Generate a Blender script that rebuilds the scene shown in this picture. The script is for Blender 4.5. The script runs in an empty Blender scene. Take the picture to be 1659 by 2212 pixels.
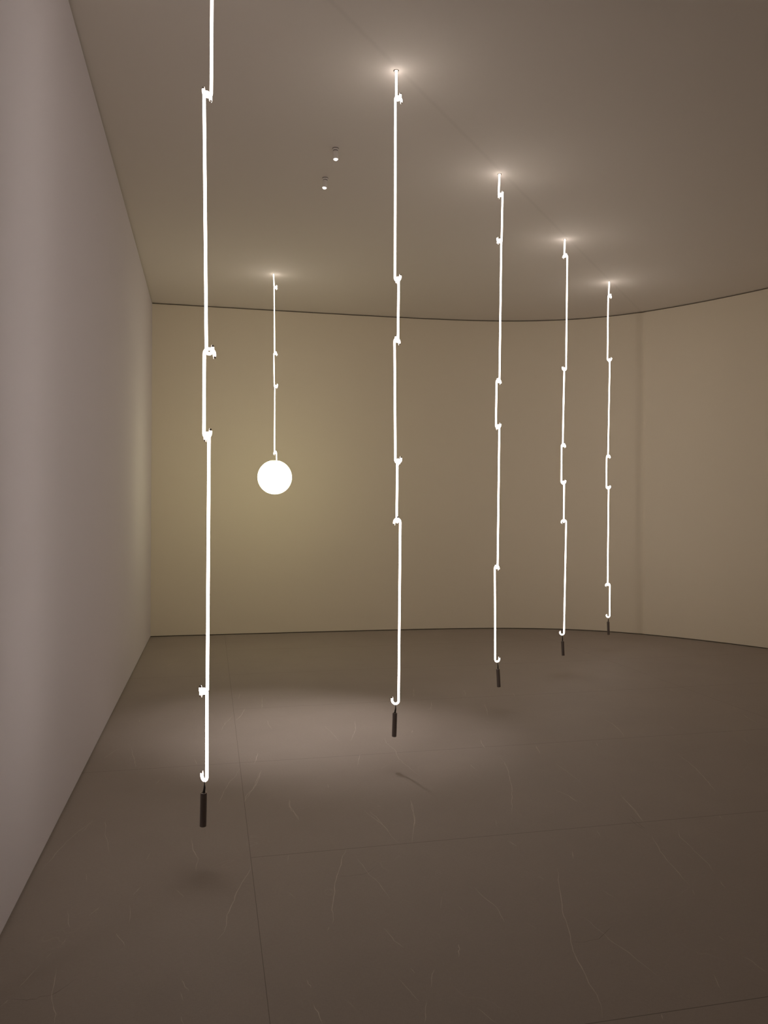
import bpy, bmesh, math, random
from mathutils import Vector, Matrix

S = bpy.context.scene
COL = S.collection
random.seed(4)

# ------------------------------------------------------------------ measured camera
F, CX, CY = 1680.0, 829.5, 1106.0          # focal length in pixels of the 1659 x 2212 photograph
EYE = 1.5                                   # camera height
H = 4.147                                   # ceiling height
PITCH, ROLL = 10 / F, 0.0035
fw = Vector((0, math.cos(PITCH), math.sin(PITCH)))
up0 = Vector((0, -math.sin(PITCH), math.cos(PITCH)))
rt0 = Vector((1, 0, 0))
RT = rt0 * math.cos(ROLL) + up0 * math.sin(ROLL)
UP = up0 * math.cos(ROLL) - rt0 * math.sin(ROLL)
CAM = Vector((0, 0, EYE))


def ray(x, y):
    return RT * ((x - CX) / F) - UP * ((y - CY) / F) + fw


def on_z(x, y, z):
    """the point at height z seen at a measured spot of the photograph"""
    d = ray(x, y)
    return CAM + d * ((z - EYE) / d.z)


def on_y(x, y, yy):
    d = ray(x, y)
    return CAM + d * (yy / d.y)


# ------------------------------------------------------------------ helpers
def link(name, mesh, mat, parent=None):
    o = bpy.data.objects.new(name, mesh)
    COL.objects.link(o)
    if mat:
        for m in (mat if isinstance(mat, (list, tuple)) else [mat]):
            o.data.materials.append(m)
    if parent:
        o.parent = parent
    return o


def from_bm(name, bm, mat, parent=None, smooth=True, origin=None):
    me = bpy.data.meshes.new(name)
    if origin is not None:
        bmesh.ops.translate(bm, verts=bm.verts, vec=-Vector(origin))
    bmesh.ops.recalc_face_normals(bm, faces=bm.faces)
    bm.to_mesh(me)
    bm.free()
    if smooth:
        for p in me.polygons:
            p.use_smooth = True
        me.set_sharp_from_angle(angle=math.radians(38))
    o = link(name, me, mat, parent)
    if origin is not None:
        o.location = origin
    return o


def thing(name, label, cat, loc, group=None):
    o = bpy.data.objects.new(name, None)
    COL.objects.link(o)
    o.empty_display_size = .1
    o.location = loc
    o['label'] = label
    o['category'] = cat
    if group:
        o['group'] = group
    return o


def structure(o, label=None):
    o['kind'] = 'structure'
    if label:
        o['label'] = label
    return o


def sweep(bm, pts, radii, n=14, cap=True):
    """a round tube along a polyline, with one radius per point"""
    pts = [Vector(p) for p in pts]
    if not isinstance(radii, (list, tuple)):
        radii = [radii] * len(pts)
    rings = []
    t0 = (pts[1] - pts[0]).normalized()
    nrm = t0.orthogonal().normalized()
    for i, p in enumerate(pts):
        if i == 0:
            t = t0
        elif i == len(pts) - 1:
            t = (pts[i] - pts[i - 1]).normalized()
        else:
            t = ((pts[i] - pts[i - 1]).normalized() + (pts[i + 1] - pts[i]).normalized()).normalized()
        nrm = (nrm - t * nrm.dot(t)).normalized()
        b = t.cross(nrm)
        rings.append([bm.verts.new(p + (nrm * math.cos(2 * math.pi * k / n) + b * math.sin(2 * math.pi * k / n)) * radii[i]) for k in range(n)])
    for a, c in zip(rings, rings[1:]):
        for k in range(n):
            bm.faces.new((a[k], a[(k + 1) % n], c[(k + 1) % n], c[k]))
    if cap:
        bm.faces.new(rings[0][::-1])
        bm.faces.new(rings[-1])


def lathe(bm, prof, n=48, axis=None, base=(0, 0, 0)):
    """revolve (r, z) pairs about a vertical axis, or about a given one"""
    q = Vector((0, 0, 1)).rotation_difference(axis).to_matrix() if axis is not None else Matrix.Identity(3)
    base = Vector(base)
    rings = []
    for r, z in prof:
        if r < 1e-6:
            rings.append([bm.verts.new(base + q @ Vector((0, 0, z)))])
        else:
            rings.append([bm.verts.new(base + q @ Vector((r * math.cos(2 * math.pi * k / n), r * math.sin(2 * math.pi * k / n), z))) for k in range(n)])
    for a, c in zip(rings, rings[1:]):
        for k in range(n):
            k2 = (k + 1) % n
            if len(a) == 1 and len(c) == 1:
                continue
            if len(a) == 1:
                bm.faces.new((a[0], c[k2], c[k]))
            elif len(c) == 1:
                bm.faces.new((a[k], a[k2], c[0]))
            else:
                bm.faces.new((a[k], a[k2], c[k2], c[k]))


# ------------------------------------------------------------------ materials
def new_mat(name):
    m = bpy.data.materials.new(name)
    m.use_nodes = True
    nt = m.node_tree
    return m, nt, nt.nodes['Principled BSDF']


def set_spec(b, v):
    if 'Specular IOR Level' in b.inputs:
        b.inputs['Specular IOR Level'].default_value = v


def math_node(nt, op, a, b=None, c=None, clamp=False):
    n = nt.nodes.new('ShaderNodeMath')
    n.operation = op
    n.use_clamp = clamp
    for i, v in enumerate((a, b, c)):
        if v is None:
            continue
        if isinstance(v, (int, float)):
            n.inputs[i].default_value = v
        else:
            nt.links.new(v, n.inputs[i])
    return n.outputs[0]


def paint(name, col, rough=.85, bump=.04, extra=None):
    m, nt, b = new_mat(name)
    b.inputs['Roughness'].default_value = rough
    set_spec(b, .25)
    geo = nt.nodes.new('ShaderNodeNewGeometry')
    no = nt.nodes.new('ShaderNodeTexNoise')
    no.inputs['Scale'].default_value = .9
    no.inputs['Detail'].default_value = 3
    nt.links.new(geo.outputs['Position'], no.inputs['Vector'])
    mix = nt.nodes.new('ShaderNodeMix')
    mix.data_type = 'RGBA'
    mix.inputs[6].default_value = (*[c * .985 for c in col], 1)
    mix.inputs[7].default_value = (*[min(1, c * 1.015) for c in col], 1)
    nt.links.new(no.outputs['Fac'], mix.inputs[0])
    out = mix.outputs[2]
    if extra:
        out = extra(nt, geo, out)
    nt.links.new(out, b.inputs['Base Color'])
    n2 = nt.nodes.new('ShaderNodeTexNoise')
    n2.inputs['Scale'].default_value = 240
    nt.links.new(geo.outputs['Position'], n2.inputs['Vector'])
    bp = nt.nodes.new('ShaderNodeBump')
    bp.inputs['Strength'].default_value = bump
    bp.inputs['Distance'].default_value = .001
    nt.links.new(n2.outputs['Fac'], bp.inputs['Height'])
    nt.links.new(bp.outputs['Normal'], b.inputs['Normal'])
    return m


def glow(name, col, strength):
    m, nt, b = new_mat(name)
    b.inputs['Base Color'].default_value = (.8, .8, .8, 1)
    b.inputs['Roughness'].default_value = .2
    b.inputs['Emission Color'].default_value = (*col, 1)
    b.inputs['Emission Strength'].default_value = strength
    return m


def metal(name, col, rough, met=1.0):
    m, nt, b = new_mat(name)
    b.inputs['Base Color'].default_value = (*col, 1)
    b.inputs['Metallic'].default_value = met
    no = nt.nodes.new('ShaderNodeTexNoise')
    no.inputs['Scale'].default_value = 90
    mr = nt.nodes.new('ShaderNodeMapRange')
    mr.inputs['To Min'].default_value = rough * .85
    mr.inputs['To Max'].default_value = rough * 1.15
    nt.links.new(no.outputs['Fac'], mr.inputs['Value'])
    nt.links.new(mr.outputs['Result'], b.inputs['Roughness'])
    return m


ROWDIR = Vector((.819, 1.375, 0)).normalized()
ROWP = Vector((.090, 4.602, 0))


def seam(nt, geo, col):
    """the filled joint of the ceiling boards that runs along the row of lights"""
    nrm = Vector((ROWDIR.y, -ROWDIR.x, 0))
    d = nt.nodes.new('ShaderNodeVectorMath')
    d.operation = 'DOT_PRODUCT'
    nt.links.new(geo.outputs['Position'], d.inputs[0])
    d.inputs[1].default_value = nrm
    v = math_node(nt, 'SUBTRACT', d.outputs['Value'], ROWP.dot(nrm))
    v = math_node(nt, 'ABSOLUTE', v)
    mr = nt.nodes.new('ShaderNodeMapRange')
    mr.inputs['From Min'].default_value = .004
    mr.inputs['From Max'].default_value = .022
    mr.inputs['To Min'].default_value = .055
    mr.inputs['To Max'].default_value = 0
    nt.links.new(v, mr.inputs['Value'])
    mx = nt.nodes.new('ShaderNodeMix')
    mx.data_type = 'RGBA'
    nt.links.new(mr.outputs['Result'], mx.inputs[0])
    nt.links.new(col, mx.inputs[6])
    mx.inputs[7].default_value = (.05, .045, .04, 1)
    return mx.outputs[2]


WALL_ANG = math.radians(12.55)
U_AX = Vector((-math.sin(WALL_ANG), math.cos(WALL_ANG), 0))    # along the left wall
V_AX = Vector((math.cos(WALL_ANG), math.sin(WALL_ANG), 0))     # across the room

M_LEFT = paint('white_wall_paint', (.685, .648, .68))
M_BACK = paint('warm_cast_wall_paint', (.80, .725, .60))  # warm cast of light and white balance mixed into the base colour
M_CEIL = paint('ceiling_paint', (.70, .652, .605), extra=seam)
M_GAP = paint('shadow_gap_black', (.17, .14, .105), bump=0)
M_TUBE = glow('neon_glass', (1.0, .885, .80), 37)
M_TUBE_FAR = glow('neon_glass_slim', (1.0, .90, .78), 34)
M_GLOBE = glow('opal_glass', (1.0, .93, .54), 20.0)
M_LED = glow('spot_lens', (1.0, .93, .90), 8)
M_CAP = metal('electrode_metal', (.22, .19, .17), .45)
M_WEIGHT = metal('blackened_steel', (.20, .17, .16), .5, .6)
M_RIM = metal('brushed_rim', (.55, .50, .46), .35)
M_WIRE = metal('black_sleeve', (.035, .03, .028), .5, 0.0)
M_FIXT = paint('white_lacquer', (.86, .82, .78), .4, 0)


def floor_mat():
    m, nt, b = new_mat('stone_slabs')
    geo = nt.nodes.new('ShaderNodeNewGeometry')
    pos = geo.outputs['Position']

    def dot(v):
        d = nt.nodes.new('ShaderNodeVectorMath')
        d.operation = 'DOT_PRODUCT'
        nt.links.new(pos, d.inputs[0])
        d.inputs[1].default_value = v
        return d.outputs['Value']

    def joint(coord, offs, period, half):
        f = math_node(nt, 'PINGPONG', math_node(nt, 'SUBTRACT', coord, offs), period / 2)
        mr = nt.nodes.new('ShaderNodeMapRange')
        mr.inputs['From Min'].default_value = half * .5
        mr.inputs['From Max'].default_value = half
        mr.inputs['To Min'].default_value = 1
        mr.inputs['To Max'].default_value = 0
        nt.links.new(f, mr.inputs['Value'])
        return mr.outputs['Result']

    ju = joint(dot(U_AX), 3.47, 1.345, .0022)
    jv = joint(dot(V_AX), .178, 3.9, .0015)
    # the narrow run of slabs beside the left wall is laid twice as long
    ju2 = joint(dot(U_AX), 4.815, 2.69, .0020)
    left_run = math_node(nt, 'LESS_THAN', dot(V_AX), .178)
    ju = math_node(nt, 'ADD', math_node(nt, 'MULTIPLY', ju2, left_run), math_node(nt, 'MULTIPLY', ju, math_node(nt, 'SUBTRACT', 1.0, left_run)))
    jj = math_node(nt, 'MAXIMUM', ju, jv)

    # broad clouding of the stone
    cl = nt.nodes.new('ShaderNodeTexNoise')
    cl.inputs['Scale'].default_value = 1.7
    cl.inputs['Detail'].default_value = 7
    cl.inputs['Roughness'].default_value = .62
    nt.links.new(pos, cl.inputs['Vector'])
    # woven micro grain: two stretched noises
    gr = []
    for sc in ((420, 60, 1), (60, 420, 1)):
        mp = nt.nodes.new('ShaderNodeMapping')
        mp.inputs['Scale'].default_value = sc
        mp.inputs['Rotation'].default_value = (0, 0, -WALL_ANG)
        nt.links.new(pos, mp.inputs['Vector'])
        n = nt.nodes.new('ShaderNodeTexNoise')
        n.inputs['Scale'].default_value = 1
        n.inputs['Detail'].default_value = 2
        nt.links.new(mp.outputs['Vector'], n.inputs['Vector'])
        gr.append(n.outputs['Fac'])
    g = math_node(nt, 'ADD', gr[0], gr[1])
    ramp = nt.nodes.new('ShaderNodeMix')
    ramp.data_type = 'RGBA'
    ramp.inputs[6].default_value = (.308, .266, .236, 1)
    ramp.inputs[7].default_value = (.385, .335, .298, 1)
    nt.links.new(cl.outputs['Fac'], ramp.inputs[0])
    br = math_node(nt, 'MULTIPLY_ADD', g, .16, .84)
    mul = nt.nodes.new('ShaderNodeMix')
    mul.data_type = 'RGBA'
    mul.blend_type = 'MULTIPLY'
    mul.inputs[0].default_value = 1
    nt.links.new(ramp.outputs[2], mul.inputs[6])
    cmb = nt.nodes.new('ShaderNodeCombineColor')
    for k in range(3):
        nt.links.new(br, cmb.inputs[k])
    nt.links.new(cmb.outputs[0], mul.inputs[7])
    # faint hairline veins: thin level sets of a warped noise, broken up by a mask
    vn = nt.nodes.new('ShaderNodeTexNoise')
    vn.inputs['Scale'].default_value = .75
    vn.inputs['Detail'].default_value = 5
    vn.inputs['Roughness'].default_value = .45
    nt.links.new(pos, vn.inputs['Vector'])
    lv = math_node(nt, 'ABSOLUTE', math_node(nt, 'SUBTRACT', vn.outputs['Fac'], .5))
    mr = nt.nodes.new('ShaderNodeMapRange')
    mr.inputs['From Min'].default_value = .0002
    mr.inputs['From Max'].default_value = .0011
    mr.inputs['To Min'].default_value = 1
    mr.inputs['To Max'].default_value = 0
    nt.links.new(lv, mr.inputs['Value'])
    mk = nt.nodes.new('ShaderNodeTexNoise')
    mk.inputs['Scale'].default_value = 2.3
    nt.links.new(pos, mk.inputs['Vector'])
    mk2 = nt.nodes.new('ShaderNodeMapRange')
    mk2.inputs['From Min'].default_value = .5
    mk2.inputs['From Max'].default_value = .65
    nt.links.new(mk.outputs['Fac'], mk2.inputs['Value'])
    vein = math_node(nt, 'MULTIPLY', mr.outputs['Result'], mk2.outputs['Result'])
    vein = math_node(nt, 'MULTIPLY', vein, .14)
    vm = nt.nodes.new('ShaderNodeMix')
    vm.data_type = 'RGBA'
    nt.links.new(vein, vm.inputs[0])
    nt.links.new(mul.outputs[2], vm.inputs[6])
    vm.inputs[7].default_value = (.55, .47, .42, 1)
    jm = nt.nodes.new('ShaderNodeMix')
    jm.data_type = 'RGBA'
    nt.links.new(math_node(nt, 'MULTIPLY', jj, .6), jm.inputs[0])
    nt.links.new(vm.outputs[2], jm.inputs[6])
    jm.inputs[7].default_value = (.06, .05, .045, 1)
    nt.links.new(jm.outputs[2], b.inputs['Base Color'])
    rr = nt.nodes.new('ShaderNodeMapRange')
    rr.inputs['To Min'].default_value = .62
    rr.inputs['To Max'].default_value = .78
    nt.links.new(cl.outputs['Fac'], rr.inputs['Value'])
    nt.links.new(rr.outputs['Result'], b.inputs['Roughness'])
    set_spec(b, .3)
    bp = nt.nodes.new('ShaderNodeBump')
    bp.inputs['Strength'].default_value = .25
    bp.inputs['Distance'].default_value = .001
    nt.links.new(g, bp.inputs['Height'])
    nt.links.new(bp.outputs['Normal'], b.inputs['Normal'])
    return m


def vein_mat(name, col):
    m, nt, b = new_mat(name)
    no = nt.nodes.new('ShaderNodeTexNoise')
    no.inputs['Scale'].default_value = 14
    geo = nt.nodes.new('ShaderNodeNewGeometry')
    nt.links.new(geo.outputs['Position'], no.inputs['Vector'])
    mx = nt.nodes.new('ShaderNodeMix')
    mx.data_type = 'RGBA'
    mx.inputs[6].default_value = (*[c * .72 for c in col], 1)
    mx.inputs[7].default_value = (*[c * 1.28 for c in col], 1)
    nt.links.new(no.outputs['Fac'], mx.inputs[0])
    nt.links.new(mx.outputs[2], b.inputs['Base Color'])
    b.inputs['Roughness'].default_value = .7
    return m


M_FLOOR = floor_mat()
M_VEIN = vein_mat('stone_vein', (.54, .475, .43))
M_VEIN_DARK = vein_mat('stone_hairline_and_shade', (.15, .125, .11))

# ------------------------------------------------------------------ plan of the room
corner = on_z(325, 1376, 0)
corner.z = 0
wall_pts = [corner.xy]
for fx, cx in (((600, 1369), (600, 671)), ((865, 1362), (865, 687)), ((1000, 1358), (1000, 693)),
               ((1100, 1357), (1100, 695)), ((1220, 1360), (1220, 694)), ((1300, 1365), (1300, 688)),
               ((1382, 1371), (1385, 679)), ((1500, 1383), (1500, 660)), ((1659, 1404), (1659, 626))):
    a, c = on_z(*fx, 0), on_z(*cx, H)
    wall_pts.append(((a + c) / 2).xy)
# the curve carries on round the right-hand side until it runs parallel to the left wall
p, hd = wall_pts[-1].copy(), math.radians(-52)
end = math.radians(-90) + WALL_ANG
while hd > end:
    hd -= math.radians(3)
    p = p + Vector((math.cos(hd), math.sin(hd))) * .24
    wall_pts.append(p.copy())
back_r = p + Vector((math.cos(end), math.sin(end))) * 11.2
wall_pts.append(back_r)
left_back = corner.xy - U_AX.xy * 13.6


def catmull(P, m):
    out = []
    for i in range(len(P) - 1):
        p0 = P[i - 1] if i else P[0] * 2 - P[1]
        p1, p2 = P[i], P[i + 1]
        p3 = P[i + 2] if i + 2 < len(P) else P[-1] * 2 - P[-2]
        for k in range(m):
            t = k / m
            out.append(.5 * ((2 * p1) + (p2 - p0) * t + (2 * p0 - 5 * p1 + 4 * p2 - p3) * t * t + (3 * p1 - p0 - 3 * p2 + p3) * t ** 3))
    out.append(P[-1])
    return out


# smooth the measured part so that the plaster reads as one curve
sm = wall_pts[:]
for _ in range(2):
    sm = [sm[0], sm[1]] + [(sm[i - 1] + sm[i] * 2 + sm[i + 1]) / 4 for i in range(2, len(sm) - 2)] + sm[-2:]
curve = catmull(sm[:-1], 10) + [sm[-1]]


def offset_line(P, d):
    out = []
    for i, q in enumerate(P):
        a = P[max(i - 1, 0)]
        b_ = P[min(i + 1, len(P) - 1)]
        t = (b_ - a).normalized()
        out.append(q + Vector((-t.y, t.x)) * d)
    return out


# the shallow dip where two plaster boards of the curved wall meet
dipc = on_z(1387, 1371, 0).xy
fine = []
for a, b_ in zip(curve, curve[1:]):
    near = min((a - dipc).length, (b_ - dipc).length) < .35
    n = 10 if near else 1
    for k in range(n):
        fine.append(a.lerp(b_, k / n))
fine.append(curve[-1])


def dip(P):
    out = []
    k0 = min(range(len(P)), key=lambda i: (P[i] - dipc).length)
    s = 0
    acc = [0] * len(P)
    for i in range(1, len(P)):
        acc[i] = acc[i - 1] + (P[i] - P[i - 1]).length
    for i, q in enumerate(P):
        s = acc[i] - acc[k0]
        d = 0
        if -.10 < s < .045:
            d = (.5 + .5 * math.cos(math.pi * (s / .10 if s < 0 else s / .045))) * .012
        t = (P[min(i + 1, len(P) - 1)] - P[max(i - 1, 0)]).normalized()
        out.append(q + Vector((-t.y, t.x)) * d)
    return out


fine_d = dip(fine)


def band(name, inner, outer, z0, z1, mat, smooth=True):
    bm = bmesh.new()
    cols = []
    for a, b_ in zip(inner, outer):
        cols.append([bm.verts.new((a.x, a.y, z0)), bm.verts.new((a.x, a.y, z1)), bm.verts.new((b_.x, b_.y, z1)), bm.verts.new((b_.x, b_.y, z0))])
    for a, b_ in zip(cols, cols[1:]):
        for k in range(4):
            k2 = (k + 1) % 4
            bm.faces.new((a[k], a[k2], b_[k2], b_[k]))
    bm.faces.new(cols[0])
    bm.faces.new(cols[-1][::-1])
    return from_bm(name, bm, mat, smooth=smooth)


GAP_T, GAP_B = .014, .011
structure(band('wall_back', fine_d, offset_line(fine, .16), GAP_B, H - GAP_T, M_BACK), 'plaster wall with a warm cast of light in its paint, straight then curving round to the right')
structure(band('trim_2', offset_line(curve, .025), offset_line(curve, .15), H - GAP_T, H, M_GAP), 'dark shadow gap between curved wall and ceiling')
structure(band('trim_4', offset_line(curve, .02), offset_line(curve, .15), 0, GAP_B, M_GAP), 'dark shadow gap between curved wall and floor')
lw = [left_back, corner.xy]
structure(band('wall_left', lw, [q - V_AX.xy * .15 for q in lw], GAP_B, H - GAP_T, M_LEFT, False), 'flat white wall on the left')
structure(band('trim_1', [q - V_AX.xy * .02 for q in lw], [q - V_AX.xy * .14 for q in lw], H - GAP_T, H, M_GAP, False), 'dark shadow gap between left wall and ceiling')
structure(band('trim_3', [q - V_AX.xy * .02 for q in lw], [q - V_AX.xy * .14 for q in lw], 0, GAP_B, M_GAP, False), 'dark shadow gap between left wall and floor')
nw = [back_r, left_back]
structure(band('wall_front', nw, [q - U_AX.xy * .15 for q in nw], 0, H, M_LEFT, False), 'white wall behind the viewer')


def slab(name, z0, z1, mat, extra=None):
    bm = bmesh.new()
    q = [left_back - V_AX.xy * .3 - U_AX.xy * .3]
    L = 15.4
    W = 10.6
    o = q[0]
    P = [o, o + V_AX.xy * W, o + V_AX.xy * W + U_AX.xy * L, o + U_AX.xy * L]
    lo = [bm.verts.new((a.x, a.y, z0)) for a in P]
    hi = [bm.verts.new((a.x, a.y, z1)) for a in P]
    bm.faces.new(lo[::-1])
    bm.faces.new(hi)
    for k in range(4):
        bm.faces.new((lo[k], lo[(k + 1) % 4], hi[(k + 1) % 4], hi[k]))
    bmesh.ops.recalc_face_normals(bm, faces=bm.faces)
    if extra:
        extra(bm)
    me = bpy.data.meshes.new(name)
    bm.to_mesh(me)
    bm.free()
    return link(name, me, mat)


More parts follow.
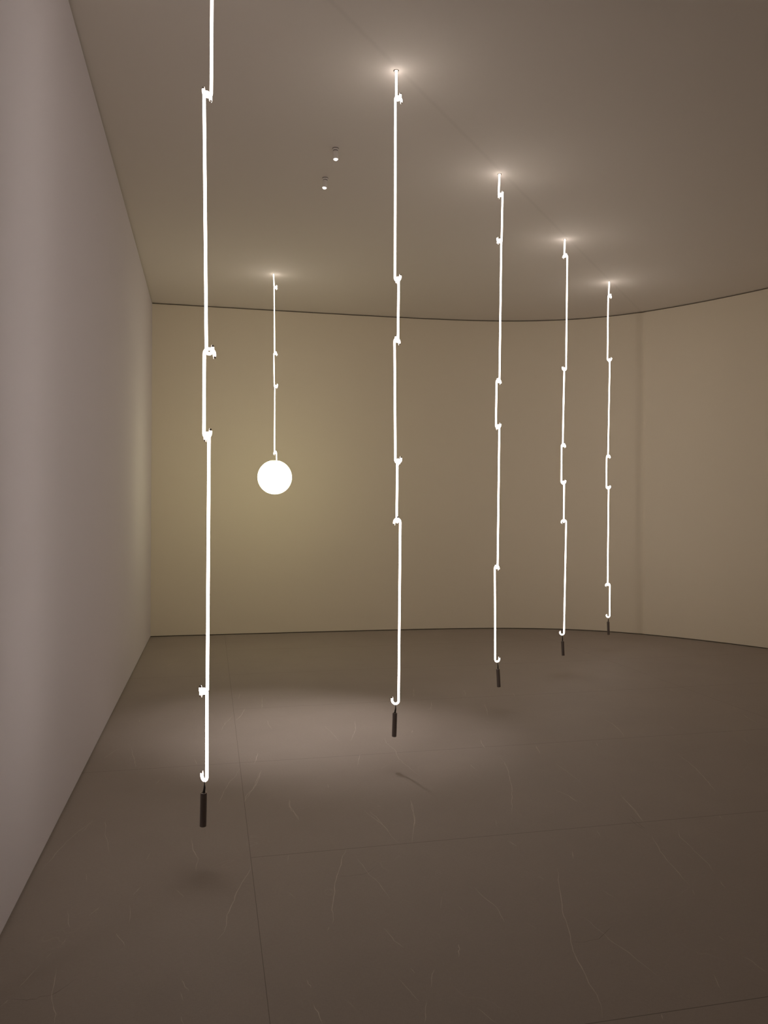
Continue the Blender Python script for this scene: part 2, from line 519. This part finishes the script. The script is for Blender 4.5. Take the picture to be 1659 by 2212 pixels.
# veins of the stone and one painted dash of shade, traced from the photograph: (crop, points, width in mm, dark)
CROP = {1: (2.765, 0, 1720), 2: (2.765, 530, 1720), 3: (2.765, 1059, 1720), 4: (2.765, 1059, 1350), 5: (2.765, 500, 1350), 6: (3.318, 100, 1350)}
VEINS = [
    (1, [(560, 140), (490, 195), (445, 230), (405, 265), (385, 290), (330, 345), (285, 400), (250, 440)], 1.6, 0),
    (1, [(630, 140), (632, 190), (627, 230), (645, 280), (650, 340)], 1.3, 0),
    (1, [(1140, 250), (1150, 310), (1165, 340), (1183, 370), (1175, 405), (1172, 455)], 2.2, 0),
    (1, [(1500, 415), (1480, 465), (1445, 515), (1415, 570), (1400, 620), (1368, 690), (1355, 725), (1354, 768), (1340, 810), (1295, 862)], 2.3, 0),
    (1, [(516, 462), (518, 515)], 1.6, 0), (1, [(845, 540), (820, 565), (795, 592)], 1.8, 0),
    (1, [(400, 685), (408, 735), (418, 785)], 1.6, 0), (1, [(690, 815), (720, 855), (745, 895)], 1.4, 0),
    (1, [(395, 850), (365, 885)], 1.4, 0), (1, [(310, 935), (275, 970)], 1.4, 0),
    (1, [(235, 1010), (185, 1065), (150, 1105), (110, 1145)], 1.5, 0),
    (1, [(335, 1020), (330, 1080), (322, 1130), (308, 1190), (318, 1250), (335, 1300), (325, 1358)], 1.7, 0),
    (1, [(55, 1215), (35, 1232), (0, 1262)], 1.8, 0),
    (1, [(55, 1215), (110, 1216), (160, 1218), (215, 1213), (250, 1195), (305, 1188), (350, 1165), (410, 1125), (460, 1090)], 1.5, 1),
    (1, [(1085, 1095), (1105, 1140), (1130, 1170)], 1.5, 0), (1, [(1078, 1170), (1095, 1225)], 1.6, 0), (1, [(1083, 1315), (1098, 1360)], 1.8, 0),
    (1, [(1450, 520), (1515, 522)], 1.4, 1), (1, [(600, 655), (560, 690), (530, 715)], 1.1, 0),
    (1, [(1045, 555), (1075, 580), (1100, 605)], 1.1, 0), (1, [(900, 330), (870, 385)], 1.1, 0), (1, [(775, 640), (770, 760)], 1.1, 0),
    (2, [(262, 20), (262, 60), (275, 85), (298, 105), (320, 140)], 2.0, 0),
    (2, [(985, 15), (998, 55), (1003, 110), (1012, 160), (1003, 215), (995, 280)], 2.3, 0),
    (2, [(710, 85), (760, 125), (830, 180), (870, 235), (920, 285)], 1.7, 0),
    (2, [(603, 315), (575, 380), (560, 440), (547, 475), (535, 520), (528, 600), (516, 680), (524, 715), (520, 760)], 2.4, 0),
    (2, [(500, 780), (487, 805)], 2.0, 0),
    (2, [(662, 360), (700, 410), (740, 470), (800, 520), (830, 565), (865, 615)], 1.5, 0),
    (2, [(547, 475), (620, 478), (700, 468), (745, 445), (790, 410)], 1.4, 1),
    (2, [(1365, 540), (1420, 600), (1480, 645), (1515, 685), (1530, 720), (1548, 752)], 2.2, 0),
    (2, [(825, 785), (860, 825), (890, 865), (945, 905)], 1.6, 0), (2, [(985, 1025), (1015, 1060)], 1.5, 0),
    (2, [(915, 1090), (960, 1140), (1000, 1185), (1040, 1225)], 1.5, 0),
    (2, [(1130, 1035), (1112, 1090), (1107, 1145)], 1.8, 0), (2, [(1085, 1225), (1075, 1290), (1070, 1355)], 2.0, 0),
    (2, [(1273, 885), (1278, 905), (1272, 925), (1275, 960)], 2.6, 0), (2, [(1175, 600), (1165, 670)], 1.6, 0),
    (2, [(407, 1243), (435, 1290), (445, 1325), (462, 1358)], 2.3, 0), (2, [(365, 1095), (375, 1120), (392, 1145)], 1.8, 0),
    (2, [(1495, 140), (1499, 180)], 2.2, 0), (2, [(258, 350), (252, 395)], 1.6, 0),
    (2, [(1385, 1265), (1440, 1310), (1500, 1355)], 1.5, 0), (2, [(245, 565), (300, 610)], 1.1, 0), (2, [(590, 1210), (665, 1280)], 1.2, 0),
    (2, [(1265, 650), (1310, 690)], 1.4, 0), (2, [(1575, 265), (1620, 300)], 1.3, 0),
    (3, [(400, 430), (405, 500), (415, 560), (430, 650), (436, 710), (460, 770), (480, 840), (490, 900), (505, 945), (545, 1020), (590, 1120), (640, 1190), (660, 1240), (670, 1325)], 2.3, 0),
    (3, [(550, 715), (600, 755), (650, 800), (710, 855), (760, 890), (830, 935), (920, 1010), (1000, 1075)], 1.6, 0),
    (3, [(785, 5), (830, 50), (880, 110), (915, 155)], 2.0, 0),
    (3, [(820, 130), (870, 170), (930, 210)], 1.5, 1),
    (3, [(965, 235), (990, 280), (1015, 330), (1050, 375), (1110, 440), (1150, 490), (1195, 535)], 2.1, 0),
    (3, [(1210, 555), (1222, 590)], 1.4, 0),
    (3, [(1120, 200), (1130, 240), (1180, 285), (1240, 345), (1305, 405), (1345, 465)], 1.9, 0), (3, [(1370, 500), (1412, 555)], 1.8, 0),
    (3, [(490, 325), (495, 375)], 2.2, 0), (3, [(475, 5), (525, 38)], 1.6, 0), (3, [(1370, 115), (1385, 135)], 2.2, 0),
    (3, [(635, 205), (660, 240)], 1.6, 0), (3, [(280, 475), (325, 500)], 1.4, 0), (3, [(480, 870), (560, 872), (650, 852), (730, 775)], 1.3, 1),
    (3, [(1505, 955), (1570, 990), (1625, 1035), (1659, 1055)], 1.8, 0), (3, [(1335, 1065), (1355, 1110), (1375, 1150)], 1.4, 0),
    (3, [(1360, 830), (1405, 865)], 1.3, 0), (3, [(1022, 1300), (1032, 1335)], 1.6, 0), (3, [(670, 560), (745, 605)], 1.2, 0), (3, [(215, 760), (275, 790)], 1.2, 0),
    (3, [(1000, 325), (1030, 318), (1060, 325)], 1.2, 1), (3, [(100, 265), (165, 300)], 1.3, 0),
    (4, [(50, 785), (85, 820), (110, 875), (125, 950), (130, 1040), (125, 1130)], 2.0, 0),
    (4, [(665, 555), (720, 585), (765, 620), (800, 665)], 2.2, 0),
    (4, [(1115, 770), (1180, 815), (1240, 870), (1300, 935), (1350, 1000)], 2.2, 0),
    (4, [(780, 1015), (830, 1070), (880, 1125), (915, 1175)], 2.2, 0), (4, [(390, 985), (470, 1020), (530, 1062)], 1.8, 0),
    (4, [(275, 720), (285, 745), (300, 770)], 2.6, 0), (4, [(632, 705), (642, 725)], 2.6, 0), (4, [(1075, 605), (1100, 625)], 2.6, 0),
    (4, [(1505, 535), (1550, 560), (1590, 585)], 2.0, 0), (4, [(1620, 855), (1645, 880)], 2.2, 0), (4, [(1510, 680), (1545, 705)], 1.8, 0),
    (4, [(1030, 480), (1050, 492)], 2.6, 0), (4, [(1450, 490), (1470, 505)], 2.2, 0), (4, [(135, 405), (145, 425)], 2.4, 0), (4, [(1065, 380), (1130, 410)], 1.6, 0),
    (4, [(830, 1135), (880, 1180), (935, 1225)], 1.6, 1), (4, [(1110, 890), (1170, 925)], 1.3, 0), (4, [(390, 825), (470, 885), (550, 945)], 1.2, 0),
    (5, [(180, 865), (165, 915), (145, 960), (110, 1005), (80, 1055)], 2.3, 0), (5, [(345, 1040), (350, 1085), (375, 1120), (402, 1165)], 2.2, 0),
    (5, [(738, 570), (742, 620), (725, 665), (710, 695)], 2.3, 0), (5, [(158, 765), (140, 810)], 2.2, 0), (5, [(212, 570), (225, 600), (245, 625)], 2.0, 0),
    (5, [(85, 495), (55, 545), (25, 570)], 2.0, 0), (5, [(1068, 1035), (1075, 1080), (1095, 1150), (1090, 1215)], 2.3, 0),
    (5, [(915, 665), (925, 705), (975, 745), (1000, 800), (1070, 860), (1130, 905)], 1.8, 0),
    (5, [(1487, 685), (1500, 715), (1515, 738)], 2.6, 0), (5, [(1510, 470), (1525, 510), (1530, 545)], 2.2, 0), (5, [(1390, 385), (1398, 425)], 2.2, 0),
    (5, [(1195, 455), (1192, 510)], 2.0, 0), (5, [(1090, 375), (1087, 430)], 1.8, 0), (5, [(550, 600), (600, 645), (645, 695)], 1.5, 0),
    (5, [(575, 950), (580, 975)], 2.4, 0), (5, [(825, 1110), (880, 1165), (940, 1235)], 1.6, 0), (5, [(185, 430), (183, 485)], 1.8, 0), (5, [(1080, 628), (1076, 645)], 3.0, 0),
    (5, [(1425, 830), (1460, 865)], 1.8, 0), (5, [(770, 770), (750, 840)], 1.8, 0), (5, [(265, 548), (330, 543)], 1.8, 1), (5, [(980, 908), (1000, 902)], 4.5, 1),  # closing thick dark dash is floor shade near the second strand, painted in
    (6, [(1340, 650), (1310, 680), (1280, 705), (1255, 755)], 2.0, 0), (6, [(1425, 605), (1395, 650), (1360, 685)], 1.8, 0),
    (6, [(1515, 920), (1505, 965), (1485, 1000)], 2.0, 0), (6, [(1540, 1040), (1510, 1110), (1480, 1180), (1430, 1230), (1420, 1270)], 2.2, 0),
    (6, [(1390, 1025), (1360, 1080), (1310, 1130), (1270, 1200), (1235, 1280)], 1.8, 0), (6, [(610, 870), (615, 920), (635, 970), (642, 1020)], 1.6, 0),
    (6, [(670, 680), (668, 695)], 2.6, 0), (6, [(505, 895), (450, 930), (415, 955)], 1.6, 0), (6, [(1065, 960), (1080, 1000)], 2.0, 0), (6, [(820, 1105), (785, 1140)], 1.8, 0),
    (6, [(1550, 560), (1545, 600)], 1.8, 0), (6, [(900, 275), (870, 290)], 2.4, 0), (6, [(1390, 490), (1375, 530)], 1.8, 0), (6, [(340, 1405), (300, 1435), (250, 1490)], 1.4, 0),
]


def inlay(bm):
    rnd = random.Random(8)
    for c, pts, w, dark in VEINS:
        k, ox, oy = CROP[c]
        P = [on_z(x / k + ox, y / k + oy, 0) for x, y in pts]
        # subdivide with a little wander so that they break like stone
        Q = []
        for a, b_ in zip(P, P[1:]):
            L = (b_ - a).length
            n = max(2, int(L / .035))
            t = (b_ - a).normalized()
            nn = Vector((-t.y, t.x, 0))
            for i in range(n):
                q = a.lerp(b_, i / n)
                if i:
                    q = q + nn * rnd.uniform(-1, 1) * .0035
                Q.append(q)
        Q.append(P[-1])
        hw = w * .0005
        prev = None
        N = len(Q) - 1
        for i, q in enumerate(Q):
            t = (Q[min(i + 1, N)] - Q[max(i - 1, 0)]).normalized()
            nn = Vector((-t.y, t.x, 0))
            s = i / N
            r = hw * (.15 + .85 * min(1, 5 * s, 5 * (1 - s))) * rnd.uniform(.55, 1.25)
            z = .0003
            e = (bm.verts.new((q.x + nn.x * r, q.y + nn.y * r, z)), bm.verts.new((q.x - nn.x * r, q.y - nn.y * r, z)))
            if prev:
                f = bm.faces.new((prev[0], prev[1], e[1], e[0]))
                f.normal_update()
                if f.normal.z < 0:
                    f.normal_flip()
                f.material_index = 2 if dark else 1
            prev = e


structure(slab('floor', -.12, 0, [M_FLOOR, M_VEIN, M_VEIN_DARK], inlay), 'large grey-brown stone slabs with pale hairline veins')
structure(slab('ceiling', H, H + .12, M_CEIL), 'plain plaster ceiling')

# ------------------------------------------------------------------ strands of hooked light tubes
RB, RTUBE = .0165, .0063          # bend radius and tube radius
GR = 'row of hanging strands of hooked light tubes'


def hook_path(c, e, z, sgn):
    """half circle from the rod side (c+e) to the free side (c-e); sgn -1 bulges down, +1 up"""
    out = []
    r = e.length
    for k in range(13):
        a = math.pi * k / 12
        out.append(Vector((c.x + e.x * math.cos(a), c.y + e.y * math.cos(a), z + sgn * r * math.sin(a))))
    return out


def cap_and_tip(root, tube, p, d, side, rt):
    """blackened electrode cap on the free end of a bent tube"""
    bm = bmesh.new()
    q = p + d * .0005
    lathe(bm, [(0, 0), (rt * .84, 0), (rt * .84, .0065), (rt * .6, .0085), (0, .0085)], 20, axis=d, base=q)
    return from_bm('electrode_cap', bm, M_CAP, tube)


def strand(name, label, top_px, joints, last, Y, mat, rt=RTUBE, cat='light', group=GR, top_xyz=None, globe=None):
    """joints: (y, x of the upper tube, x of the lower tube, x of the hook centre), in photograph pixels
       last: same for the closing hook, plus the weight's top and bottom"""
    top = top_xyz if top_xyz else on_y(*top_px, Y)
    top = Vector((top.x, Y, H))
    root = thing(name, label, cat, top, group)
    inv = Vector(top)

    J = []
    for (jy, xu, xl, xc) in joints:
        c = on_y(xc, jy, Y)
        kx = Y / F
        eu = []
        for dx, s in ((xu - xc, 1), (xl - xc, -1)):
            d = dx * kx
            v = math.sqrt(max(RB * RB - d * d, (.5 * RB) ** 2)) * s
            eu.append(Vector((d, v, 0)))
        J.append((c, eu[0], eu[1]))
    dz = .0085
    free = .0085
    ends = []
    starts = [(Vector((top.x, Y, H - .001)), None)]
    for c, e1, e2 in J:
        ends.append((c, e1))
        starts.append((c, e2))
    segs = len(J) + 1
    lastc = None
    for i in range(segs):
        pts = []
        fr = []
        if i == 0:
            pts.append(starts[0][0])
        else:
            c, e = starts[i]
            zc = c.z - dz
            hp = hook_path(c, e, zc, +1)
            f0 = hp[-1] + Vector((0, 0, -free))
            pts += [f0] + hp[::-1]
            fr.append((f0, Vector((0, 0, -1))))
        if i < segs - 1:
            c, e = ends[i]
            zc = c.z + dz
            hp = hook_path(c, e, zc, -1)
            f1 = hp[-1] + Vector((0, 0, free))
            pts += hp + [f1]
            fr.append((f1, Vector((0, 0, 1))))
        elif last:
            jy, xu, xc = last[0]
            c = on_y(xc, jy, Y)
            d = (xu - xc) * Y / F
            e = Vector((d, math.sqrt(max(RB * RB - d * d, (.35 * RB) ** 2)) * -1, 0))
            hp = hook_path(c, e, c.z + .006, -1)
            f1 = hp[-1] + Vector((0, 0, free * 1.1))
            pts += hp + [f1]
            fr.append((f1, Vector((0, 0, 1))))
            lastc = (c, e)
        else:
            g = globe
            pts.append(on_y(g[0], g[1], Y) + Vector((0, 0, -.012)))
        bm = bmesh.new()
        sweep(bm, pts, rt, 14)
        # drawn glass tip beside each electrode
        for f, d in fr:
            s = Vector((-.6 * rt * (1 if f.x > c.x else -1), 0, 0))
            sweep(bm, [f + s - d * .003, f + s + d * .004, f + s + d * .0095], [.002, .0018, .0007], 8)
        t = from_bm('light_tube', bm, mat, root, origin=None)
        t.matrix_parent_inverse = Matrix.Translation(-inv)
        for f, d in fr:
            k = cap_and_tip(root, t, f, d, 1, rt)
    # round hole with its trim ring, through which the first tube leaves the ceiling
    bm = bmesh.new()
    lathe(bm, [(rt * 1.5, H + .0), (rt * 1.5, H - .003), (rt * 2.2, H - .004), (rt * 2.5, H - .0025), (rt * 2.5, H)], 32, base=(top.x, Y, 0))
    o = from_bm('ceiling_ring', bm, M_RIM, root)
    o.matrix_parent_inverse = Matrix.Translation(-inv)
    if last:
        c, e = lastc
        (wx, wy), (bx, by) = last[1], last[2]
        wt = on_y(wx, wy, Y)
        wb = on_y(bx, by, Y)
        ax = (wt - wb).normalized()
        L = (wt - wb).length
        # sleeved wire: hangs from the bend of the last tube and runs into the weight
        bott = Vector((c.x, c.y, c.z + .006 - e.length + rt + .0015))
        hang = bott + Vector((0, -.001, 0))
        a1 = Vector((hang.x + .002, hang.y - rt - .004, hang.z - .006))
        a2 = Vector((hang.x + .002, hang.y - .004, hang.z - 2 * rt - .008))
        p_end = wt + ax * .0
        m1 = a2.lerp(p_end, .45) + Vector((.0015, 0, 0))
        bm = bmesh.new()
        sweep(bm, [hang, a1, a2], [.0011, .0014, .002], 10)
        sweep(bm, [a2, m1, p_end - ax * .004], [.0022, .0045, .0056], 14)
        o = from_bm('hanging_wire', bm, M_WIRE, root)
        o.matrix_parent_inverse = Matrix.Translation(-inv)
        bm = bmesh.new()
        R = .0136
        lathe(bm, [(0, 0), (R - .0015, 0), (R, .0015), (R, L - .001), (R - .001, L), (R - .003, L), (R - .003, L - .006), (0, L - .006)], 36, axis=ax, base=wb)
        o = from_bm('counterweight', bm, M_WEIGHT, root)
        o.matrix_parent_inverse = Matrix.Translation(-inv)
        bm = bmesh.new()
        lathe(bm, [(R - .0032, L - .0005), (R - .0008, L - .0005), (R - .0008, L + .0012), (R - .0032, L + .0012), (R - .0032, L - .0005)], 36, axis=ax, base=wb)
        r = from_bm('weight_rim', bm, M_RIM, o)
        r['label'] = 'pale polished rim on top of the dark weight'
    if globe:
        gc = on_y(globe[2], globe[3], Y)
        R = globe[4] * Y / F
        cut = .955
        a0 = math.acos(cut)
        prof = [(0, -R)]
        n = 40
        for k in range(1, n + 1):
            a = math.pi - (math.pi - a0) * k / n
            prof.append((R * math.sin(a), R * math.cos(a)))
        rr, zz = prof[-1]
        prof += [(rr * .93, zz + .0015), (rr * .80, zz + .002), (0, zz + .002)]
        bm = bmesh.new()
        lathe(bm, prof, 72, base=gc)
        o = from_bm('globe_shade', bm, M_GLOBE, root)
        o.matrix_parent_inverse = Matrix.Translation(-inv)
        o['label'] = 'round opal white globe glowing at the end of the tubes'
    return root


def depth(x, y):
    return on_z(x, y, H).y


s2 = on_z(856, 153, H)
s5 = on_z(1316, 609, H)
step = (s5 - s2) / 3
Y1, Y2 = s2.y - step.y, s2.y

strand('light_tube_strand', 'nearest hanging light tube strand, beside left wall, its top out of frame', None,
       [(-176, 462, 460, 466), (204, 455.5, 442.5, 448), (760, 444.8, 442.5, 452.5), (940, 439.5, 453, 447.5), (1493, 446.5, 448, 440.5)],
       [(1680, 448, 441.5), (440, 1712), (438.5, 1785)], Y1, M_TUBE, top_xyz=on_y(461, 0, Y1))
strand('light_tube_strand', 'second nearest light tube strand, hanging in mid picture over the pool of light', (856, 153),
       [(213, 856.3, 854, 860.5), (603, 853.3, 861, 859), (735, 859.8, 852.3, 857.5), (996, 854, 858.3, 860), (1125, 857, 864.5, 858)],
       [(1515, 861, 854), (853, 1540), (851.5, 1591)], Y2, M_TUBE)
strand('light_tube_strand', 'middle strand of the five weighted light tube strands', (1079, 376),
       [(421, 1077.6, 1085, 1081.5), (520, 1084, 1082.5, 1079), (823, 1079.5, 1072.5, 1077), (921, 1071.5, 1078, 1076), (1225, 1075.5, 1068.5, 1073)],
       [(1426, 1069.5, 1074), (1075.5, 1445), (1077.5, 1484)], depth(1079, 376), M_TUBE)
strand('light_tube_strand', 'second farthest weighted light tube strand, between middle and farthest strands', (1220, 517),
       [(553, 1219.8, 1225, 1221), (797, 1223.3, 1218, 1219), (962, 1216.5, 1212.8, 1217), (1042, 1213, 1217.7, 1217), (1126, 1218.7, 1222.5, 1218)],
       [(1368, 1218, 1214), (1215, 1385), (1216.5, 1416)], depth(1220, 517), M_TUBE)
strand('light_tube_strand', 'farthest, rightmost light tube strand, its weight hanging before the curved wall', (1316, 609),
       [(640, 1315.7, 1313.3, 1317), (777, 1312.8, 1316.5, 1316.5), (986, 1314.3, 1310, 1314), (1053, 1310.2, 1313.7, 1314), (1263, 1313.5, 1317, 1313)],
       [(1331, 1316.5, 1313.5), (1313.7, 1343), (1314.5, 1371)], depth(1316, 609), M_TUBE)
strand('globe_pendant_lamp', 'hanging light tube strand ending in a glowing round globe, near the room corner', (591, 592),
       [(621, 592, 592.5, 595), (764, 592.8, 591.8, 594.8), (834, 592.3, 594, 596), (978, 592.5, 597.5, 594.5)],
       None, depth(591, 592), M_TUBE_FAR, rt=.0052, cat='lamp', group=None, globe=(597.5, 996, 593.5, 1031, 36.6))

# ------------------------------------------------------------------ the two small ceiling spotlights


def spotlight(label, px, aim_px, watts):
    t = on_z(*px, H)
    root = thing('ceiling_spotlight', label, 'spotlight', t, 'small spotlights on the ceiling')
    aim = on_z(*aim_px, 0)
    ax = Vector((0, 0, 1))
    bm = bmesh.new()
    lathe(bm, [(0, -.003), (.0225, -.003), (.0225, -.013), (.021, -.0145), (0, -.0145)], 40)
    from_bm('canopy', bm, M_FIXT, root)
    bm = bmesh.new()
    lathe(bm, [(0, 0), (.0235, 0), (.0235, -.0035), (0, -.0035)], 40)
    from_bm('shadow_ring', bm, M_WIRE, root)  # black disc standing in for the shade in the gap above the canopy
    bm = bmesh.new()
    lathe(bm, [(0, -.014), (.0185, -.014), (.0185, -.0195), (0, -.0195)], 32)
    from_bm('swivel_joint', bm, M_WIRE, root)
    d = (aim - t).normalized()
    bm = bmesh.new()
    b0 = Vector((0, 0, -.018))
    lathe(bm, [(0, 0), (.017, 0), (.0185, .002), (.0178, .060), (.0172, .0615), (.016, .0615), (.016, .056), (0, .056)], 40, axis=d, base=b0)
    body = from_bm('lamp_body', bm, M_FIXT, root)
    bm = bmesh.new()
    lathe(bm, [(.0145, .057), (.0142, .0615), (.0122, .0655), (.0085, .068), (.0045, .0693), (0, .0697)], 32, axis=d, base=b0)
    from_bm('lens', bm, M_LED, body)
    ld = bpy.data.lights.new('spot_beam', 'SPOT')
    ld.energy = watts
    ld.color = (1.0, .90, .87)
    ld.spot_size = math.radians(37)
    ld.spot_blend = 1.0
    ld.shadow_soft_size = .02
    lo = bpy.data.objects.new('spot_beam', ld)
    COL.objects.link(lo)
    lo.parent = root
    lo.location = b0 + d * .08
    lo.rotation_euler = d.to_track_quat('-Z', 'Y').to_euler()
    return root


spotlight('nearer small ceiling spotlight, upper right of the pair left of the second strand', (725, 321), (745, 1590), 250)
spotlight('farther small ceiling spotlight, lower left of the pair left of the second strand', (702.5, 385), (590, 1562), 250)

# ------------------------------------------------------------------ camera, world, view
cam = bpy.data.cameras.new('camera')
cam.sensor_fit = 'VERTICAL'
cam.sensor_height = 36
cam.sensor_width = 27
cam.lens = 36 * F / 2212
cam.clip_start = .05
co = bpy.data.objects.new('camera', cam)
COL.objects.link(co)
co.matrix_world = Matrix((RT, UP, -fw)).transposed().to_4x4()
co.location = CAM
S.camera = co

w = bpy.data.worlds.new('world')
S.world = w
w.use_nodes = True
w.node_tree.nodes['Background'].inputs[0].default_value = (0, 0, 0, 1)

S.cycles.use_denoising = True
S.cycles.max_bounces = 6
S.cycles.use_adaptive_sampling = True
S.cycles.adaptive_threshold = .03
S.cycles.diffuse_bounces = 6
S.cycles.use_light_tree = False
S.cycles.sample_clamp_direct = 16
S.view_settings.view_transform = 'Standard'
S.view_settings.look = 'None'
S.view_settings.exposure = -0.79
S.view_settings.gamma = 1
S.view_settings.use_curve_mapping = False
